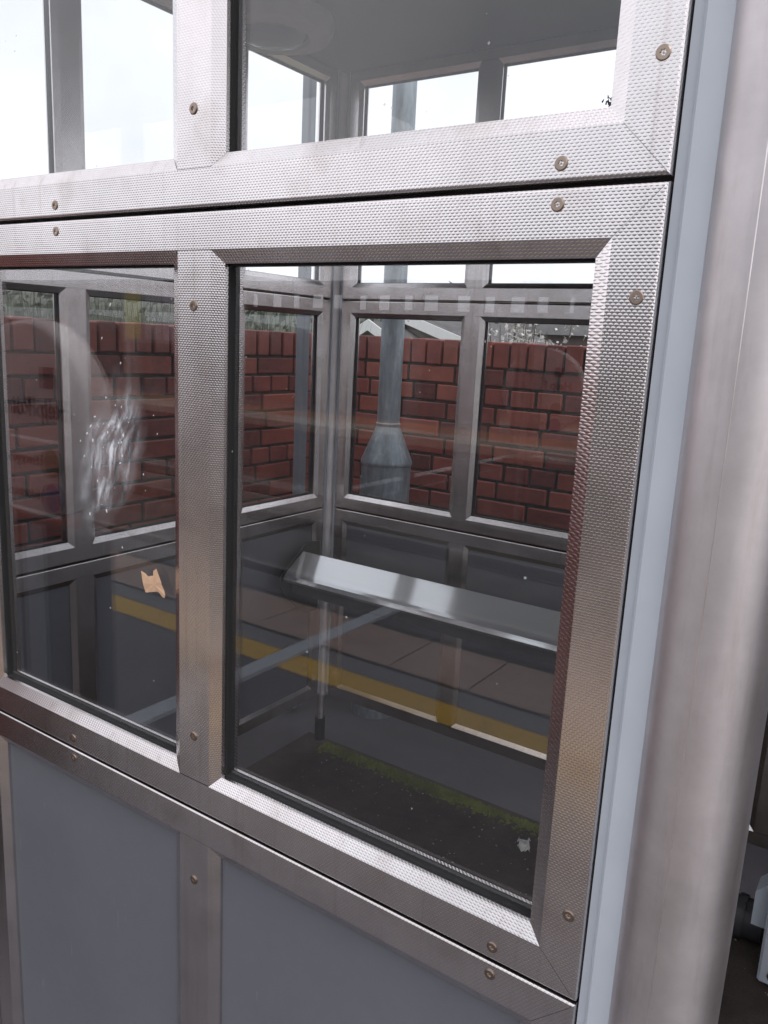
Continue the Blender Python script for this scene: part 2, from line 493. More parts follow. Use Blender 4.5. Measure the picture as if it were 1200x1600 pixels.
def frame(mapf, u0, u1, v0, v1, mullions, fill, screws=None, gm=None, name='glazed_frame', wl=W, wr=W):
    """mapf(u, d, v) -> world. mullions: list of (m0, m1). Parts sit under one frame part of the shelter."""
    c = 0.0028
    opens = []
    a = u0 + wl
    for m0, m1 in mullions:
        opens.append((a, m0)); a = m1
    opens.append((a, u1 - wr))
    b0, b1 = v0 + W, v1 - W
    sides = lambda q, mb: (mb.quad(*[mapf(u, d, v) for u, d, v in q]), mb.quad(*[mapf(u, T - d, v) for u, d, v in q]))
    # dark core with the gaskets: the frame part itself
    core = MB()
    gi = 0.0016
    for o0, o1 in opens:
        i0, i1, j0, j1 = o0 + BA, o1 - BA, b0 + BA, b1 - BA
        for (x0, x1, y0, y1) in ((i0, i1, j1 - gi, j1 + 0.004), (i0, i1, j0 - 0.004, j0 + gi), (i0 - 0.004, i0 + gi, j0, j1), (i1 - gi, i1 + 0.004, j0, j1)):
            P = [mapf(u, d, v) for v in (y0, y1) for d in (0.0138, T - 0.0138) for u in (x0, x1)]
            n = len(core.v); core.v += [tuple(p) for p in P]
            core.f += [tuple(n + i for i in q) for q in ((0, 2, 3, 1), (4, 5, 7, 6), (0, 1, 5, 4), (2, 6, 7, 3), (0, 4, 6, 2), (1, 3, 7, 5))]
    # filler strips in the joints above and beside the frame
    for (x0, x1, y0, y1) in ((u0, u1, v1 - 0.001, v1 + 0.0028), (u1 - 0.001, u1 + 0.0028, v0, v1)):
        P = [mapf(u, d, v) for v in (y0, y1) for d in (0.012, T - 0.012) for u in (x0, x1)]
        n = len(core.v); core.v += [tuple(p) for p in P]
        core.f += [tuple(n + i for i in q) for q in ((0, 2, 3, 1), (4, 5, 7, 6), (0, 1, 5, 4), (2, 6, 7, 3), (0, 4, 6, 2), (1, 3, 7, 5))]
    part = core.build(name, BLACK, shelter)
    def bevels(mb, q0, q1, i0, i1):     # q: edge on the face, i: inner edge, (u, v) pairs
        sides([(q0[0], 0, q0[1]), (q1[0], 0, q1[1]), (i1[0], BD, i1[1]), (i0[0], BD, i0[1])], mb)
        sides([(i0[0], BD, i0[1]), (i1[0], BD, i1[1]), (i1[0], 0.0141, i1[1]), (i0[0], 0.0141, i0[1])], mb)
    def outer(mb, p0, p1, n):           # rounded outer edge from p0 to p1; n: outward direction in (u, v)
        prof = [(c, 0), (c * 0.62, c * 0.10), (c * 0.3, c * 0.3), (c * 0.1, c * 0.62), (0, c)]
        def pt(p, k, off):
            # inset along both the edge normal and the mitre
            return (p[0] - (n[0] + p[2]) * off, p[1] - (n[1] + p[3]) * off)
        for (oa, da), (ob, db) in zip(prof[:-1], prof[1:]):
            A0, A1 = pt(p0, 0, oa), pt(p1, 0, oa); B0, B1 = pt(p0, 0, ob), pt(p1, 0, ob)
            sides([(A0[0], da, A0[1]), (A1[0], da, A1[1]), (B1[0], db, B1[1]), (B0[0], db, B0[1])], mb)
        mb.quad(mapf(p0[0], c, p0[1]), mapf(p1[0], c, p1[1]), mapf(p1[0], T - c, p1[1]), mapf(p0[0], T - c, p0[1]))
    # rails
    for top in (True, False):
        mb = MB()
        vo, vi, s = (v1, b1, 1) if top else (v0, b0, -1)
        jg = 0.0005     # hairline mitre joint
        sides([(u0 + c + jg, 0, vo - s * c), (u1 - c - jg, 0, vo - s * c), (u1 - wr - jg, 0, vi), (u0 + wl + jg, 0, vi)], mb)
        outer(mb, (u0, vo, -1, 0), (u1, vo, 1, 0), (0, s))
        for o0, o1 in opens:
            bevels(mb, (o0, vi), (o1, vi), (o0 + BA, vi - s * BA), (o1 - BA, vi - s * BA))
        mb.build('rail', STEEL, part)
    # outer stiles
    for left in (True, False):
        mb = MB()
        uo, ui, s = (u0, u0 + wl, -1) if left else (u1, u1 - wr, 1)
        sides([(uo - s * c, 0, v0 + c), (ui, 0, b0), (ui, 0, b1), (uo - s * c, 0, v1 - c)], mb)
        outer(mb, (uo, v0, 0, -1), (uo, v1, 0, 1), (s, 0))
        bevels(mb, (ui, b0), (ui, b1), (ui - s * BA, b0 + BA), (ui - s * BA, b1 - BA))
        mb.build('stile', STEEL, part)
    for m0, m1 in mullions:
        mb = MB(); g = 0.0004
        sides([(m0, g, b0 + 0.0006), (m1, g, b0 + 0.0006), (m1, g, b1 - 0.0006), (m0, g, b1 - 0.0006)], mb)
        for ui, s in ((m0, 1), (m1, -1)):
            sides([(ui, g, b0 + 0.0006), (ui, g, b1 - 0.0006), (ui - s * BA, BD, b1 - BA), (ui - s * BA, BD, b0 + BA)], mb)
            sides([(ui - s * BA, BD, b0 + BA), (ui - s * BA, BD, b1 - BA), (ui - s * BA, 0.0141, b1 - BA), (ui - s * BA, 0.0141, b0 + BA)], mb)
        mb.build('stile', STEEL, part)
    # glass or laminate
    for o0, o1 in opens:
        e = 0.0012
        d0, d1 = (GD, T - GD) if fill == 'glass' else (0.0118, T - 0.0118)
        P = [mapf(u, d, v) for v in (b0 + BA - e, b1 - BA + e) for d in (d0, d1) for u in (o0 + BA - e, o1 - BA + e)]
        mb = MB(); mb.v = [tuple(p) for p in P]
        mb.f = [(0, 2, 3, 1), (4, 5, 7, 6), (0, 1, 5, 4), (2, 6, 7, 3), (0, 4, 6, 2), (1, 3, 7, 5)]
        mb.build('pane' if fill == 'glass' else 'panel', (gm or GLASS) if fill == 'glass' else PANEL, part)
    # screws on the outside face
    if screws:
        for u, v in screws:
            o = link('screw', SCREW_ME, part)
            o.location = mapf(u, 0, v)
            o.rotation_euler = (random.uniform(-0.03, 0.03), random.uniform(0, 6.28), random.uniform(-0.03, 0.03))
    return part

FRONT = lambda u, d, v: (u, d, v)
BACK = lambda u, d, v: (u, D + d, v)
ENDL = lambda u, d, v: (XE - d, u, v)
XR = 2.449 + 0.023
ENDR = lambda u, d, v: (XR + d, u, v)
G = 0.002
def levels(mapf, u0, u1, mull, sc_=None, gm=None, wl=W):
    for k, (a, b, f) in enumerate(((Z0, Z1, 'panel'), (Z1, Z2, 'glass'), (Z2, Z3, 'glass'))):
        s = None
        if sc_: s = sc_(a, b)
        frame(mapf, u0, u1, a + (G if k else 0), b - G, mull, f, s, gm, wl=wl, name='panelled_frame' if f == 'panel' else 'glazed_frame')

FU0 = -0.961
MUL = (-0.5166, -0.4665)
def front_screws(a, b):
    xs = (-0.0845, -0.7315)
    return [(x, z) for x in xs for z in (a + 0.0155, b - 0.0145)] + [(-0.0147, a + 0.084), (-0.0147, b - 0.084),
            (-0.492, a + 0.098), (-0.492, b - 0.098), (FU0 + 0.0147, a + 0.085), (FU0 + 0.0147, b - 0.085)]
levels(FRONT, FU0, 0.0, [MUL], front_screws)
levels(FRONT, -1.485, FU0 - 0.004, [], lambda a, b: [(-1.40, a + 0.0141), (-1.05, a + 0.0141), (-1.40, b - 0.0145), (-1.05, b - 0.0145)])
levels(FRONT, 1.06, 2.045, [(1.5275, 1.5776)], lambda a, b: [(x, z) for x in (1.15, 1.8) for z in (a + 0.0155, b - 0.0145)])
levels(FRONT, 2.049, 2.449, [])
for i, x in enumerate((-1.4855, -0.503, 0.4795, 1.462)):
    levels(BACK, x, x + 0.9795, [(x + 0.4657, x + 0.5158)], None, GLASS_BACK)
for mp in (ENDL, ENDR):
    levels(mp, 0.062, 1.090, [(0.553, 0.603)], None, GLASS_BACK)
    levels(mp, 1.094, 1.540, [], None, GLASS_BACK)

# columns, corner strips
def column(x, y, z0=0.0, r=0.0455, sh=True):
    mb = MB(); mb.tube((x, y, z0), (x, y, Z3 + 0.02), r, seg=64)
    o = mb.build('column', BRUSH, shelter); auto_smooth(o)
    if z0 > 0:
        f = MB().tube((x, y, 0.09), (x, y, z0), 0.014, seg=16).build('column_leg', BRUSH, o); auto_smooth(f)
        f = MB().tube((x, y, 0.0), (x, y, 0.092), 0.019, seg=16).build('column_foot', BLACK, o); auto_smooth(f)
column(0.0675, 0.028); column(1.0, 0.028)
SEAM = simple('weld_seam', (0.75, 0.70, 0.68), 0.3, 0.9)
t_ = R(-92)
MB().tube((0.0675 + 0.0453 * math.cos(t_), 0.028 + 0.0453 * math.sin(t_), 0.0), (0.0675 + 0.0453 * math.cos(t_), 0.028 + 0.0453 * math.sin(t_), Z3), 0.0005, seg=6).build('weld_seam', SEAM, shelter)
for x in (XE - 0.03, XR + 0.03):
    column(x, 0.02, 0.2); column(x, D + 0.03, 0.2)
def strip(x0, x1, y0, y1, side):
    mb = MB()
    if side == 'x':
        mb.box(x0, x1, y0 + 0.007, y1 - 0.007, Z0, Z3)
        mb.box(x0 + 0.008, x1, y0 + 0.002, y1 - 0.002, Z0 - 0.001, Z3 - 0.001, 0.0025)
    else:
        mb.box(x0 + 0.007, x1 - 0.007, y0, y1, Z0, Z3)
    mb.build('corner_strip', STRIP, shelter)
strip(0.0012, 0.050, 0.0, T, 'x')
strip(1.015, 1.058, 0.0, T, 'x')
strip(XE - T, XE, 1.5425, 1.590, 'y')
mb = MB().box(-1.515, -1.4875, D + 0.008, D + T - 0.008, Z0, Z3); mb.build('corner_strip', STRIP, shelter)
strip(XE - T, XE, 0.03, 0.0595, 'y')
mb = MB().box(-1.525, -1.4875, 0.008, T - 0.008, Z0, Z3); mb.build('corner_strip', STRIP, shelter)
# downpipe on the outside of the left end
mb = MB().box(-1.785, -1.745, 1.690, 1.728, 0.02, 2.80, 0.006); mb.build('downpipe', POSTGREY, shelter)
# roof and ceiling
roof = MB().box(-1.68, XR + 0.18, -0.06, D + 0.16, Z3 + 0.022, Z3 + 0.13, 0.012).build('roof', ROOFM, shelter)
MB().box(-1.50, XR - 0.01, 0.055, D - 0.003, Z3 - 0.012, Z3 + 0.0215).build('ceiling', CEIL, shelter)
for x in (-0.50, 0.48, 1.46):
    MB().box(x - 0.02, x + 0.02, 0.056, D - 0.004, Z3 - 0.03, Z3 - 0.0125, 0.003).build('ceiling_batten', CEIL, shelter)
for a, b in ((-1.545, 0.05), (1.0, XR + 0.04)):
    MB().box(a, b, 0.004, T - 0.004, Z3 + 0.0012, Z3 + 0.0215).build('head_beam', POSTGREY, shelter)
MB().box(0.05, 1.0, 0.004, T - 0.004, Z3 - 0.05, Z3 + 0.0215).build('head_beam', POSTGREY, shelter)
# round ring added under the ceiling in place of a reflection in the glass
lamp = tag(empty('reflection_ring', (-1.40, 1.115, Z3 - 0.012)), 'round beige ring added under the shelter ceiling, standing in for a reflection in the glass', 'lamp')
o = MB().lathe([(0.16, 0.0), (0.16, -0.03), (0.15, -0.045), (0.10, -0.05), (0.095, -0.04), (0.095, 0)], seg=40).build('ring_rim', simple('beige_plastic', (0.30, 0.26, 0.24), 0.5), lamp); auto_smooth(o)
o = MB().lathe([(0.094, -0.035), (0.08, -0.055), (0.04, -0.068), (0.0001, -0.07)], seg=40).build('ring_centre', simple('smoky_centre', (0.10, 0.11, 0.13), 0.25), lamp); auto_smooth(o)

# shelter base with moss
struct(sheet('shelter_base', -1.60, XR + 0.1, -0.02, D + 0.045, 0.005, DIRT))
mv = MB()
rnd = random.Random(3)
for k in range(5200):
    x = rnd.uniform(-1.5, -0.15)
    dens = 0.5 + 0.5 * math.sin(x * 7.3) * math.sin(x * 2.9 + 1)
    if rnd.random() > 0.22 + 0.78 * dens * dens: continue
    y = D + 0.02 - abs(rnd.gauss(0, 0.026)); r = rnd.uniform(0.004, 0.011); h = r * rnd.uniform(0.5, 1.1)
    n = len(mv.v)
    for i in range(5):
        t = i * 1.2566 + rnd.random(); mv.v.append((x + r * math.cos(t), y + r * math.sin(t), 0.004))
    mv.v.append((x + rnd.uniform(-.3, .3) * r, y, 0.005 + h))
    for i in range(5): mv.f.append((n + i, n + (i + 1) % 5, n + 5))
ms = mv.build('moss', MOSS, None); ms["kind"] = "stuff"; ms["label"] = "green moss growing along the back edge of the shelter floor"; ms["category"] = "moss"

# ------------------------------------------------------------------ bench
DARKM = simple('dark_steel', (0.05, 0.05, 0.055), 0.5)
bench = tag(empty('perch_bench', (-0.5, 1.36, 0.0)), 'narrow patterned stainless perch bench along the inside of the shelter', 'bench')
def seat_mat():
    M = Mat('patterned_seat_steel'); M.set(Metallic=1.0, Base_Color=(0.66, 0.67, 0.68))
    p = M.geo_pos(); sx = M.n('ShaderNodeSeparateXYZ'); M.l(p, sx.inputs[0])
    a = M.math('DIVIDE', M.math('ADD', sx.outputs[0], sx.outputs[1]), 0.0062); b = M.math('DIVIDE', M.math('SUBTRACT', sx.outputs[0], sx.outputs[1]), 0.0062)
    s = M.math('MULTIPLY', M.math('SINE', M.math('MULTIPLY', a, 6.2832)), M.math('SINE', M.math('MULTIPLY', b, 6.2832)))
    M.l(M.ramp(M.math('ADD', M.math('MULTIPLY', s, 0.5), 0.5), [(0.15, (0.30, 0.31, 0.32)), (0.5, (0.80, 0.81, 0.82))]), M.b.inputs['Base Color'])
    M.set(Roughness=0.09)
    b2 = M.n('ShaderNodeBsdfPrincipled'); b2.inputs['Metallic'].default_value = 1.0; b2.inputs['Roughness'].default_value = 0.5; b2.inputs['Base Color'].default_value = (0.72, 0.73, 0.74, 1)
    ms = M.n('ShaderNodeMixShader'); ms.inputs[0].default_value = 0.42
    M.l(M.b.outputs[0], ms.inputs[1]); M.l(b2.outputs[0], ms.inputs[2]); M.l(ms.outputs[0], M.o.inputs[0])
    return M.m
SEATM = seat_mat()
bx0, bx1 = -0.962, 2.85      # local to the empty at x = -0.5
yf, yb, zf, zb = -0.078, 0.025, 0.728, 0.790
prof = [(yb, zb - 0.03), (yb + 0.004, zb - 0.01), (yb, zb), (yb - 0.008, zb + 0.002), (yf + 0.012, zf + 0.010), (yf + 0.004, zf + 0.003), (yf, zf - 0.01), (yf + 0.003, zf - 0.018), (yf + 0.012, zf - 0.02), (yf + 0.02, zf - 0.016)]
mb = MB()
for (a, b), (c_, d_) in zip(prof[:-1], prof[1:]):
    mb.quad((bx0, a, b), (bx1, a, b), (bx1, c_, d_), (bx0, c_, d_))
o = mb.build('seat', SEATM, bench)
sol = o.modifiers.new('thick', 'SOLIDIFY'); sol.thickness = 0.002
MB().box(bx0 + 0.01, bx1 - 0.01, yf + 0.03, yb + 0.01, zf - 0.06, zf - 0.012).build('under_rail', DARKM, bench)
for x in (bx0 - 0.012, 0.0, 0.95, 1.9, bx1 + 0.004):
    poly = [(yf - 0.004, zf - 0.004), (yf - 0.01, zf - 0.03), (yf + 0.05, zf - 0.10), (yb + 0.02, zf - 0.16), (yb + 0.085, zf - 0.16), (yb + 0.085, zb + 0.02), (yb + 0.02, zb + 0.03)]
    if abs(x - bx0) > 0.05 and abs(x - bx1) > 0.05:
        poly = [(yf + 0.03, zf - 0.05), (yf + 0.05, zf - 0.07), (yb + 0.02, zf - 0.12), (yb + 0.085, zf - 0.12), (yb + 0.085, zf - 0.05)]
    mb = MB(); n = len(poly)
    mb.v = [(x, y, z) for y, z in poly] + [(x + 0.006, y, z) for y, z in poly]
    mb.f = [tuple(range(n)), tuple(range(n, 2 * n))[::-1]] + [(i, (i + 1) % n, n + (i + 1) % n, n + i) for i in range(n)]
    mb.build('bracket', DARKM, bench)

# ------------------------------------------------------------------ brick walls
def brick_me(l, h, dpt, name):
    mb = MB().box(-l / 2, l / 2, -dpt / 2, dpt / 2, -h / 2, h / 2, 0.0035)
    o = mb.build(name, BRICK); me = o.data; bpy.data.objects.remove(o); return me
STR = brick_me(0.212, 0.0635, 0.1, 'stretcher'); HDR = brick_me(0.0995, 0.0635, 0.1, 'header'); COP = brick_me(0.065, 0.1, 0.20, 'coping')
TOP = 1.503
def brick_wall(label, origin, ang, length, seen, cut):
    """wall runs along local +x from origin; the near face is local y = 0. seen = (x0, x1) where bricks are separate objects."""
    wl = tag(empty('brick_wall', origin), label, 'wall')
    wl.rotation_euler = (0, 0, ang)
    MB().box(0.0, length, 0.012, 0.19, -0.05, TOP - 0.012).build('mortar', MORTAR, wl)
    rest = MB()
    zc = TOP - 0.1 - 0.010
    rnd = random.Random(hash(label) % 1000 if False else len(label))
    k = 0
    while zc > 0.05:
        zc -= 0.0325
        hd = k % 4 == 1
        pitch = 0.1125 if hd else 0.225
        x = -0.056 * (k % 2) - (0.028 if k % 3 else 0.0)
        while x < length:
            l = pitch - 0.010
            a, b = max(x, 0.002), min(x + l, length)
            if b - a > 0.02:
                mid = (a + b) / 2; dy = rnd.uniform(-0.0025, 0.0025)
                if seen[0] < mid < seen[1] and zc > cut and b - a > l - 0.001:
                    o = link('brick', HDR if hd else STR, wl)
                    o.location = (mid, 0.05 + dy, zc + rnd.uniform(-0.0015, 0.0015)); o.rotation_euler = (rnd.uniform(-.01, .01), rnd.uniform(-0.008, 0.008), rnd.uniform(-0.012, 0.012))
                else:
                    rest.box(a, b, dy, 0.1, zc - 0.0325, zc + 0.0325)
            x += pitch
        zc -= 0.0325 + 0.010
        k += 1
    x = 0.004
    while x < length - 0.065:
        mid = x + 0.0325
        if seen[0] < mid < seen[1]:
            o = link('coping_brick', COP, wl)
            o.location = (mid, 0.095 + rnd.uniform(-0.003, 0.003), TOP - 0.05 + rnd.uniform(-0.003, 0.002)); o.rotation_euler = (0, rnd.uniform(-0.02, 0.02), rnd.uniform(-0.015, 0.015))
        else:
            rest.box(x, x + 0.065, -0.005, 0.195, TOP - 0.1, TOP)
        x += 0.076
    if rest.v:
        o = rest.build('brickwork', BRICK, wl); o["kind"] = "stuff"
    return wl
YB, XB = 2.31, -2.128
brick_wall('red brick wall running behind the shelter parallel to the platform', (XB, YB, 0), 0, 7.6, (0.0, 1.75), 0.45)
# the return wall runs along -y from the corner; its near face looks to +x
brick_wall('red brick return wall beyond the left end of the shelter', (XB, YB - 0.001, 0), R(-90) + math.pi * 0, 3.3, (0.0, 2.0), 0.30).matrix_world = \
    Matrix(((0, -1, 0, XB), (-1, 0, 0, YB - 0.001), (0, 0, 1, 0), (0, 0, 0, 1)))

# ------------------------------------------------------------------ galvanised lamp post behind the shelter
GALVM = Mat('galvanised_steel'); GALVM.set(Metallic=0.55, Roughness=0.55)
p = GALVM.geo_pos(); mp = GALVM.n('ShaderNodeMapping'); GALVM.l(p, mp.inputs[0]); mp.inputs['Scale'].default_value = (40, 40, 9)
c1 = GALVM.ramp(GALVM.noise(mp.outputs[0], 1, 6, 0.7), [(0.33, (0.20, 0.24, 0.265)), (0.55, (0.31, 0.355, 0.385)), (0.75, (0.50, 0.54, 0.56))])
GALVM.l(c1, GALVM.b.inputs['Base Color'])
GALV = GALVM.m
px_, py_ = -1.528, 1.945
lp = tag(empty('lamp_post', (px_, py_, 0)), 'galvanised lamp post with a flared base standing between shelter and brick wall', 'lamp post')
o = MB().lathe([(0.0435, 1.172), (0.041, 4.6)], seg=32).build('shaft', GALV, lp); auto_smooth(o)
o = MB().lathe([(0.047, 1.168), (0.048, 1.178), (0.0435, 1.182)], seg=32).build('weld_ring', GALV, lp); auto_smooth(o)
o = MB().lathe([(0.0445, 1.170), (0.060, 1.13), (0.097, 1.04), (0.099, 1.03)], seg=32).build('flare', GALV, lp); auto_smooth(o, 60)
o = MB().lathe([(0.099, 1.031), (0.0985, 1.022), (0.095, 1.02), (0.095, 0.0)], seg=32).build('base', GALV, lp); auto_smooth(o)
mb = MB()
for i in range(6):
    t0 = R(196 + i * 9); t1 = R(196 + (i + 1) * 9)
    for r, in ((0.0985,),):
        mb.quad((r * math.cos(t0), r * math.sin(t0), 0.45), (r * math.cos(t1), r * math.sin(t1), 0.45), (r * math.cos(t1), r * math.sin(t1), 0.97), (r * math.cos(t0), r * math.sin(t0), 0.97))
o = mb.build('base_door', GALV, lp); sol = o.modifiers.new('thick', 'SOLIDIFY'); sol.thickness = 0.003
o = MB().tube((0, 0, 4.55), (0.0, -0.9, 4.75), 0.03, 0.026).build('outreach_arm', GALV, lp); auto_smooth(o)
MB().box(-0.10, 0.10, -1.4, -0.85, 4.70, 4.82, 0.03).build('lantern', POSTGREY, lp)
MB().box(-0.10, -0.04, -0.03, 0.03, 2.02, 2.09, 0.004).build('clip_bracket', POSTGREY, lp)

# ------------------------------------------------------------------ grey box and pipe under the bench at the right
bxo = tag(empty('equipment_box', (0.045, 1.30, 0)), 'small pale grey metal box on the ground under the bench by the entrance', 'box')
MB().box(0.0, 0.32, 0.0, 0.16, 0.02, 0.36, 0.006).build('casing', STRIP, bxo)
MB().prism([(0.012, 0.13), (0.012, 0.27), (-0.035, 0.22), (-0.035, 0.13)], 0.05, 0.12).build('side_flange', STRIP, bxo)
o = MB().tube((0.03, -0.006, 0.05), (0.03, 0.002, 0.05), 0.009, seg=12).build('bolt', SCREW, bxo)
pp = tag(empty('drain_pipe', (-0.015, 1.47, 0)), 'grey round pipe end on the ground beside the small metal box', 'pipe')
o = MB().tube((-0.10, 0.0, 0.06), (0.045, 0.0, 0.06), 0.05, seg=24).build('pipe_body', DARKM, pp); auto_smooth(o)
o = MB().tube((-0.02, 0.0, 0.06), (0.0, 0.0, 0.06), 0.056, seg=24).build('pipe_collar', DARKM, pp); auto_smooth(o)

# ------------------------------------------------------------------ help point on the platform (seen mirrored in the glass)
HPX, HPY = -1.655, -0.49
hp = tag(empty('help_point', (HPX, HPY, 0)), 'round headed help point stand with green and blue buttons, mirrored in the left pane', 'help point')
PINK = simple('pale_pinkish_panel', (0.80, 0.72, 0.71), 0.4, var=0.04)
DARKN = simple('dark_plinth', (0.022, 0.022, 0.032), 0.4)
o = MB().lathe([(0.0001, 0.0), (0.235, 0.0), (0.243, -0.008), (0.243, -0.07), (0.235, -0.078), (0.0001, -0.078)], (0, 0, 1.25), 64, 'Y').build('head', PINK, hp); auto_smooth(o)
MB().box(-0.25, 0.25, -0.06, -0.02, 0.0, 0.985, 0.008).build('plinth', DARKN, hp)
MB().box(-0.045, 0.025, -0.0195, -0.004, 0.0, 0.985, 0.003).build('front_pole', STRIP, hp)
def btn(z, col, name, lc):
    m_ = simple(name, col, 0.35)
    o = MB().lathe([(0.036, 0.0), (0.036, 0.006), (0.029, 0.008), (0.0001, 0.009)], (0.10, 0.0005, z), 28, 'Y').build('button', m_, hp); auto_smooth(o); o["label"] = lc
btn(1.156, (0.01, 0.10, 0.03), 'green_button', 'green emergency button'); btn(1.070, (0.01, 0.03, 0.22), 'blue_button', 'blue information button')
MB().box(0.07, 0.125, 0.0005, 0.003, 1.335, 1.385).build('logo_square', simple('maroon_print', (0.16, 0.02, 0.05), 0.5), hp)
TXT = simple('dark_text', (0.03, 0.02, 0.03), 0.5)
def text(s, x, z, size, par, name='lettering'):
    cu = bpy.data.curves.new(name, 'FONT'); cu.body = s; cu.size = size; cu.extrude = 0.0006; cu.offset = size * 0.02
    t = bpy.data.objects.new('tmp', cu); COL.objects.link(t)
    bpy.context.view_layer.update()
    me = bpy.data.meshes.new_from_object(t.evaluated_get(bpy.context.evaluated_depsgraph_get()))
    bpy.data.objects.remove(t)
    me.name = name; me.materials.clear(); me.materials.append(TXT)
    o = link(name, me, par); o.location = (x, 0.0022, z); o.rotation_euler = (R(90), 0, R(180)); return o
text('Help Point', 0.18, 1.265, 0.066, hp)
text('Emergency', 0.055, 1.145, 0.036, hp)
text('Information', 0.055, 1.059, 0.036, hp)

# ------------------------------------------------------------------ things on the glass
rnd = random.Random(11)
def smear_film():
    M = Mat('dried_white_film')
    p = M.coord('Object')
    def lin(ax, az_, off):      # scaled linear function of local x, z
        sx = M.n('ShaderNodeSeparateXYZ'); M.l(p, sx.inputs[0])
        return M.math('ADD', M.math('ADD', M.math('MULTIPLY', sx.outputs[0], ax), M.math('MULTIPLY', sx.outputs[2], az_)), off)
    c_, s_ = math.cos(R(66)), math.sin(R(66))
    al = lin(c_, s_, 0.0); ac = lin(-s_, c_, 0.0)
    wp = M.math('MULTIPLY', M.math('SUBTRACT', M.noise(p, 12, 2), 0.5), 0.05)
    al2 = M.math('ADD', al, wp); ac2 = M.math('ADD', ac, M.math('MULTIPLY', wp, 0.8))
    cv = M.n('ShaderNodeCombineXYZ'); M.l(M.math('MULTIPLY', al2, 17), cv.inputs[0]); M.l(M.math('MULTIPLY', ac2, 85), cv.inputs[1])
    st = M.noise(cv.outputs[0], 1.0, 5, 0.6)
    cv2 = M.n('ShaderNodeCombineXYZ'); M.l(M.math('MULTIPLY', al2, 30), cv2.inputs[0]); M.l(M.math('MULTIPLY', ac2, 48), cv2.inputs[1]); cv2.inputs[2].default_value = 4.2
    br = M.noise(cv2.outputs[0], 1.0, 4, 0.55)
    e = M.math('ADD', M.math('POWER', M.math('DIVIDE', al2, 0.122), 2), M.math('POWER', M.math('DIVIDE', ac2, 0.062), 2))
    fall = M.math('POWER', M.math('SUBTRACT', 1, e, clamp=True), 1.5)
    e2 = M.math('ADD', M.math('POWER', M.math('DIVIDE', M.math('SUBTRACT', al, 0.022), 0.045), 2), M.math('POWER', M.math('DIVIDE', ac, 0.024), 2))
    core = M.math('SUBTRACT', 1, e2, clamp=True)
    a = M.math('MULTIPLY', M.ramp(st, [(0.38, (0.04, 0.04, 0.04)), (0.72, (1, 1, 1))]), M.ramp(br, [(0.40, (0.10, 0.10, 0.10)), (0.66, (0.85, 0.85, 0.85))]))
    a = M.math('MULTIPLY', M.math('MULTIPLY', a, fall), M.math('ADD', M.math('MULTIPLY', core, 2.2), 1.5), clamp=True)
    a = M.math('ADD', a, M.math('MULTIPLY', fall, 0.09), clamp=True)
    M.l(a, M.b.inputs['Alpha']); M.set(Base_Color=(0.74, 0.76, 0.80), Roughness=0.7)
    return M.m
fm = MB(); fx0, fx1, fz0, fz1 = -0.085, 0.085, -0.115, 0.115
for i in range(8):
    for k in range(10):
        xa, xb = fx0 + (fx1 - fx0) * i / 8, fx0 + (fx1 - fx0) * (i + 1) / 8; za, zb_ = fz0 + (fz1 - fz0) * k / 10, fz0 + (fz1 - fz0) * (k + 1) / 10
        fm.quad((xa, 0, za), (xb, 0, za), (xb, 0, zb_), (xa, 0, zb_))
so = fm.build('dried_smear', smear_film()); so.location = (-0.662, 0.0174, 1.330)
tag(so, 'whitish dried smear on the outside of the left window pane', 'smear')
# solid white blobs of the same dried stuff
bl = MB()
for i in range(38):
    x = rnd.gauss(0.0, 0.036); z = rnd.gauss(0.0, 0.055); r = rnd.uniform(0.0004, 0.0013)
    n = len(bl.v); el_ = rnd.uniform(1, 2.6); a0 = R(rnd.gauss(70, 25))
    for k in range(7):
        t = k * 0.8976; ex, ez = r * math.cos(t) * el_, r * math.sin(t)
        bl.v.append((x + ex * math.cos(a0) - ez * math.sin(a0), 0.0002, z + ex * math.sin(a0) + ez * math.cos(a0)))
    bl.v.append((x, -0.0006, z))
    for k in range(7): bl.f.append((n + k, n + (k + 1) % 7, n + 7))
bo = bl.build('splash_spots', simple('white_splash', (0.75, 0.74, 0.72), 0.6), so); bo['kind'] = 'stuff'

TAPE = simple('peach_masking_tape', (0.62, 0.40, 0.26), 0.7, var=0.1, scale=60)
tz = lambda x, z: (x, z)
pts = [(-0.6045, 1.1885), (-0.597, 1.187), (-0.592, 1.184), (-0.586, 1.186), (-0.5825, 1.187), (-0.581, 1.1935), (-0.5765, 1.197), (-0.572, 1.189), (-0.568, 1.182), (-0.567, 1.178), (-0.5625, 1.172), (-0.5605, 1.1665), (-0.562, 1.1625), (-0.5665, 1.163), (-0.571, 1.1685), (-0.577, 1.168), (-0.584, 1.1655), (-0.592, 1.1635), (-0.5965, 1.1625), (-0.5985, 1.1655), (-0.6005, 1.1735)]
mb = MB(); n = len(pts)
mb.v = [(x, 0.0170 + 0.0006 * math.sin(i * 2.1), z) for i, (x, z) in enumerate(pts)] + [(x, 0.0177, z) for x, z in pts]
cx_ = sum(q[0] for q in pts) / n; cz_ = sum(q[1] for q in pts) / n
mb.v += [(cx_, 0.0167, cz_), (cx_, 0.0176, cz_)]
for i in range(n):
    j = (i + 1) % n
    mb.f += [(i, j, 2 * n), (n + j, n + i, 2 * n + 1), (i, n + i, n + j, j)]
tag(mb.build('tape_scrap', TAPE), 'torn scrap of peach masking tape stuck on the left window pane', 'tape')

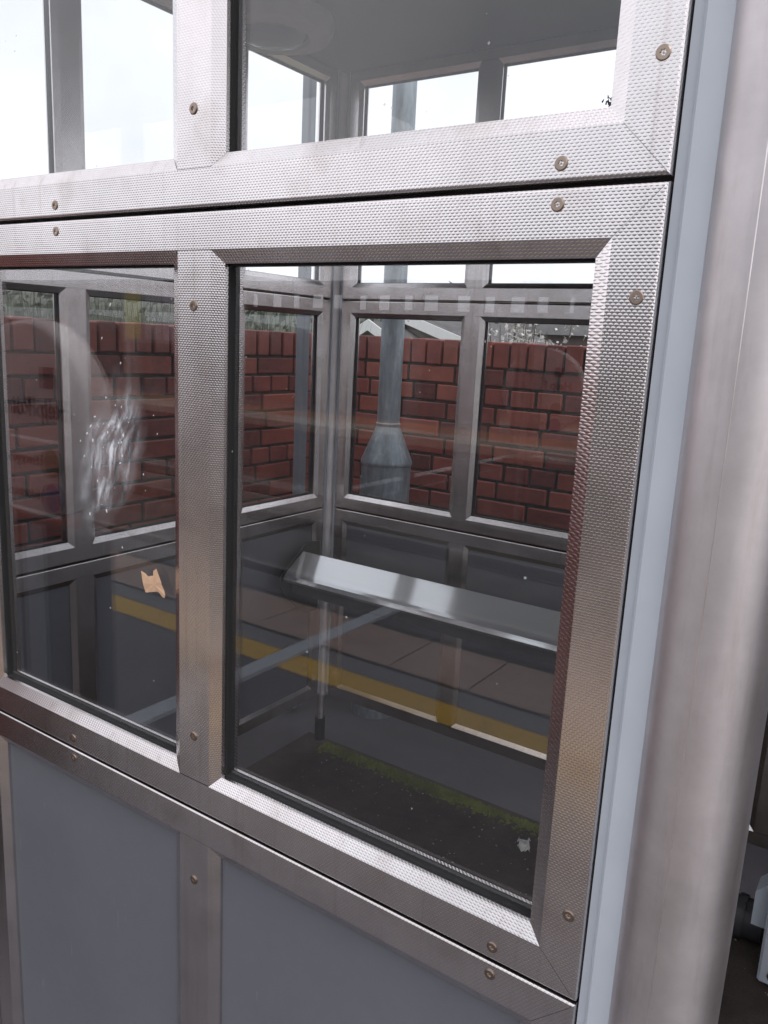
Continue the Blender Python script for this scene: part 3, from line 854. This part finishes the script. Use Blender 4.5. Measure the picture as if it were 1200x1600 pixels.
# crumpled white paper on the shelter floor
bm = bmesh.new(); bmesh.ops.create_grid(bm, x_segments=8, y_segments=8, size=0.028)
for v in bm.verts:
    v.co.x *= 0.62; v.co.z = rnd.uniform(0, 0.016); v.co.x += rnd.uniform(-.004, .004); v.co.y += rnd.uniform(-.004, .004)
me = bpy.data.meshes.new('paper_scrap'); bm.to_mesh(me); bm.free(); me.materials.append(simple('white_paper', (0.7, 0.69, 0.66), 0.8))
o = link('paper_scrap', me); o.location = (-0.635, 1.46, 0.006); o.rotation_euler = (0, 0, R(25))
o.modifiers.new('t', 'SOLIDIFY').thickness = 0.0008
tag(o, 'crumpled scrap of white paper on the dirty shelter floor', 'paper')

# ------------------------------------------------------------------ far side of the line (seen mirrored)
fb = tag(empty('open_canopy', (-10, -14, 0)), 'long dark waiting canopy with a row of open windows across the tracks', 'canopy')
PALE = simple('sky_reflection_pane', (0.72, 0.78, 0.84), 0.12)  # sky reflected in the panes, painted as a pale blue base colour
DREN = simple('dark_render', (0.055, 0.055, 0.06), 0.8)
MB().box(-50, 16, -0.14, 0.0, -0.02, 2.14).build('wall', DREN, fb)
MB().box(-50, -4.6, -0.14, 0.0, 2.14, 2.44).build('wall', DREN, fb)
MB().box(4.4, 16, -0.14, 0.0, 2.14, 2.44).build('wall', DREN, fb)
x = -4.6; k = 0
while x < 4.3:
    wd = (0.30, 0.22, 0.38, 0.26)[k % 4]
    MB().box(x, x + wd, -0.139, -0.001, 2.139, 2.441).build('pier', DREN, fb)
    x += wd + (0.34, 0.26, 0.36, 0.27, 0.40)[k % 5]; k += 1
MB().box(-50, 16, -0.14, 0.0, 2.44, 2.62).build('fascia', DREN, fb)
MB().box(-50.2, 16.2, -0.5, 0.25, 2.62, 2.72, 0.01).build('roof', ROOFM, fb)
pb = tag(empty('poster_board', (-13.6, -10.9, 0)), 'framed board with three posters on the far platform', 'poster board')
MB().box(-0.95, 0.95, -0.06, 0.0, 1.2, 2.3, 0.01).build('board', simple('board_grey', (0.2, 0.2, 0.22), 0.5), pb)
for x, cN, cc_ in ((0.36, 'lilac_poster', (0.55, 0.48, 0.58)), (-0.22, 'grey_poster', (0.40, 0.40, 0.40)), (-0.84, 'yellow_poster', (0.62, 0.50, 0.06))):
    MB().box(x, x + 0.5, 0.001, 0.006, 1.27, 2.23).build('poster', simple(cN, cc_, 0.5), pb)
for x in (-0.8, 0.75):
    MB().box(x, x + 0.07, -0.055, -0.005, -0.02, 1.2).build('post', POSTGREY, pb)

# ------------------------------------------------------------------ behind the brick wall: houses, bush, hill
def house(label, cx, cy, base, wid, dep, eave, ridge, wallm, roofm, ridge_along='y', white=True, wins=()):
    h = tag(empty('house', (cx, cy, base)), label, 'house')
    w2, d2 = wid / 2, dep / 2
    e, rd = eave - base, ridge - base
    if ridge_along == 'y':
        MB().prism([(-w2, 0), (w2, 0), (w2, e), (0, rd - 0.06), (-w2, e)], -d2, d2).build('wall', wallm, h)
        ov = 0.25; sl = (rd - e) / w2
        mb = MB()
        for s in (-1, 1):
            mb.prism([(0, rd), (s * (w2 + ov), e - sl * ov), (s * (w2 + ov), e - sl * ov - 0.08), (0, rd - 0.08)][::s], -d2 - 0.15, d2 + 0.15)
        rf = mb.build('roof', roofm, h)
        if white:
            for s in (-1, 1):
                MB().prism([(0, rd + 0.03), (s * (w2 + ov), e - sl * ov + 0.03), (s * (w2 + ov), e - sl * ov - 0.20), (0, rd - 0.20)][::s], -d2 - 0.2, -d2 - 0.152).build('bargeboard', WHITEP, rf)
    else:
        MB().box(-w2, w2, -d2, d2, 0, e).build('wall', wallm, h)
        mb = MB()
        n = 0
        mb.v = [(-w2 - .3, -d2 - .3, e - .05), (w2 + .3, -d2 - .3, e - .05), (w2 + .3, d2 + .3, e - .05), (-w2 - .3, d2 + .3, e - .05), (-w2 - .3, 0, rd), (w2 + .3, 0, rd)]
        mb.f = [(0, 1, 5, 4), (2, 3, 4, 5), (0, 4, 3), (1, 2, 5), (0, 3, 2, 1)]
        rf = mb.build('roof', roofm, h)
        MB().box(-w2 * .6, -w2 * .6 + .6, -.3, .3, rd - .3, rd + .7).build('chimney', BRICK, rf)
    for (x, z, ww, hh) in wins:
        f = MB().box(x, x + ww, -d2 - 0.05, -d2, z - base, z - base + hh).build('window', WHITEP, h)
        MB().box(x + .06, x + ww - .06, -d2 - 0.06, -d2 - 0.05, z - base + .06, z - base + hh - .06).build('window_pane', PALE, f)
    return h
WHITEP = simple('white_paint', (0.75, 0.75, 0.74), 0.5, var=0.05)
TILE = simple('dark_roof_tiles', (0.10, 0.095, 0.095), 0.8, var=0.3, scale=4)
BUFFW = simple('buff_render', (0.22, 0.20, 0.17), 0.85)
DKBR = simple('dark_brick_house', (0.12, 0.085, 0.08), 0.85, var=0.3, scale=3)
house('small gabled house with white bargeboards showing over the brick wall', -10.08, 16.0, -1.2, 1.7, 4.0, 1.42, 1.89, BUFFW, TILE)
house('wider low gable with white verge right of the lamp post', -9.85, 17.6, -1.2, 2.6, 5.0, 1.66, 2.08, BUFFW, TILE)
house('dark tiled terraced house farther back above the wall', -14.2, 31.0, -1.2, 7.5, 6.0, 2.05, 3.0, DKBR, TILE, 'x', wins=((1.05, 1.65, 0.45, 0.5),))
# pale blossom bush
bush = tag(empty('blossom_bush', (-1.80, 3.75, -1.2)), 'bare pale blossoming bush topping the brick wall', 'bush')
TWIG = foliage('pale_blossom', (0.50, 0.47, 0.43), (0.78, 0.75, 0.71))
BARK = simple('bark', (0.10, 0.08, 0.06), 0.9)
tw = MB(); st = MB(); rnd = random.Random(5)
for k in range(26):
    a = rnd.uniform(0, 6.28); sp = rnd.uniform(0.02, 0.36); hgt = rnd.uniform(2.70, 2.92) - sp * 0.25
    p0 = Vector((0, 0, 0)); p1 = Vector((math.cos(a) * sp * .5, math.sin(a) * sp * .5, hgt * .6)); p2 = Vector((math.cos(a) * sp, math.sin(a) * sp, hgt))
    st.tube(p0, p1, 0.012, 0.008, 5, False); st.tube(p1, p2, 0.008, 0.002, 5, False)
    for q in range(60):
        t = rnd.uniform(0.62, 1.0); c0 = p1.lerp(p2, (t - .6) / .4) + Vector((rnd.gauss(0, .03), rnd.gauss(0, .03), rnd.gauss(0, .02)))
        dv_ = Vector((rnd.uniform(-1, 1), rnd.uniform(-1, 1), rnd.uniform(0, 1))).normalized()
        tw.tube(c0, c0 + dv_ * rnd.uniform(0.02, 0.05), 0.0022, 0.001, 3, False)
        r = rnd.uniform(0.007, 0.015); nn = dv_.orthogonal().normalized(); bb = dv_.cross(nn)
        e_ = c0 + dv_ * 0.03
        tw.quad(e_ + nn * r, e_ + bb * r, e_ - nn * r, e_ - bb * r)
st.build('stem', BARK, bush); tw.build('blossom', TWIG, bush)
# hill with a far wood
HILL = foliage('hillside_scrub', (0.040, 0.050, 0.032), (0.09, 0.097, 0.070), 0.95)
hv = []; hf = []
nx, ny = 60, 26
rnd = random.Random(2)
from mathutils import noise as mnoise
for j in range(ny):
    for i in range(nx):
        a = R(-95 + 150 * i / (nx - 1)); d_ = 34 + 5.5 * j
        x, y = math.sin(a) * d_, math.cos(a) * d_
        h = -1.2 + (3.6 + 2.6 * max(0, math.cos(a + R(62)))) * min(1, j / 10) + mnoise.noise(Vector((x * .06, y * .06, 0))) * 1.2 * min(1, j / 6)
        hv.append((x, y, h))
for j in range(ny - 1):
    for i in range(nx - 1):
        q = j * nx + i; hf.append((q, q + 1, q + nx + 1, q + nx))
struct(mesh_obj('hill', hv, hf, HILL, None, True))
lf = MB()
for k in range(5200):
    a = R(rnd.uniform(-80, 15)); d_ = rnd.uniform(30, 62)
    x, y = math.sin(a) * d_, math.cos(a) * d_
    top = 1.0 + 1.2 * mnoise.noise(Vector((x * .3, y * .3, 3))) + 1.4 * max(0, math.cos(a + R(60)))
    z = rnd.uniform(-0.4, top + 1.3)
    s_ = rnd.uniform(0.12, 0.34); nrm = Vector((rnd.uniform(-1, 1), rnd.uniform(-1, 1), rnd.uniform(-.3, 1))).normalized()
    t_ = nrm.orthogonal().normalized() * s_; b_ = nrm.cross(t_.normalized()) * s_ * 0.6; c_ = Vector((x, y, z))
    lf.quad(c_ + t_, c_ + b_, c_ - t_, c_ - b_)
o = lf.build('far_scrub', foliage('grey_green_scrub', (0.036, 0.045, 0.032), (0.10, 0.108, 0.088), 0.9)); o["kind"] = "stuff"; o["label"] = "grey green scrub covering the hillside beyond the wall"; o["category"] = "scrub"
# rough grass behind the return wall
gv = MB()
for k in range(2600):
    x = XB - 0.35 - rnd.random() * 1.6; y = rnd.uniform(-0.6, 3.2); h = rnd.uniform(0.05, 0.30) * (0.5 + rnd.random())
    z0_ = 1.42; a = rnd.uniform(0, 6.28); ln_ = rnd.uniform(0.02, 0.10); ww = rnd.uniform(0.002, 0.005)
    dx, dy = math.cos(a), math.sin(a)
    gv.quad((x - dy * ww, y + dx * ww, z0_), (x + dy * ww, y - dx * ww, z0_), (x + dx * ln_, y + dy * ln_, z0_ + h))
o = gv.build('rough_grass', foliage('dry_grass', (0.040, 0.050, 0.030), (0.125, 0.125, 0.095), 0.9)); o["kind"] = "stuff"; o["label"] = "rough dry grass on the bank behind the brick return wall"; o["category"] = "grass"
struct(MB().box(-9, XB - 0.21, -1.0, 6.0, -1.24, 1.43).build('bank', GRASS_G))

# small dirt clump caught at the right end of the upper sill
dm = MB(); rnd = random.Random(9)
for k in range(26):
    c0 = Vector((rnd.gauss(0, .003), rnd.gauss(0, .0015), abs(rnd.gauss(0, .002)))); d0 = Vector((rnd.uniform(-1, 1), rnd.uniform(-1, 1), rnd.uniform(-.3, 1))).normalized()
    dm.tube(c0, c0 + d0 * rnd.uniform(.001, .005), .0008, .0003, 4)
dm = dm.build('dirt_clump', simple('dark_dirt', (0.035, 0.025, 0.018), 0.9)); dm.location = (-0.054, 0.0135, Z2 + 0.0575)
tag(dm, 'tiny dark clump of dirt at the right end of the upper window sill', 'dirt')

# grit and crumbs scattered over the shelter floor
gm = MB(); rnd = random.Random(21)
for k in range(420):
    x = rnd.uniform(-1.45, 0.3); y = rnd.uniform(0.1, D) if rnd.random() < 0.6 else D - abs(rnd.gauss(0, 0.12)); r = rnd.uniform(0.0012, 0.0042)
    n = len(gm.v)
    for i in range(4):
        t = i * 1.5708 + rnd.random(); gm.v.append((x + r * math.cos(t), y + r * math.sin(t), 0.0052))
    gm.v.append((x, y, 0.0052 + r * rnd.uniform(0.5, 1.2)))
    for i in range(4): gm.f.append((n + i, n + (i + 1) % 4, n + 4))
gm = gm.build('floor_grit', simple('pale_grit', (0.26, 0.23, 0.20), 0.9, var=0.6, scale=40)); gm["kind"] = "stuff"; gm["label"] = "loose grit scattered over the shelter floor"; gm["category"] = "grit"
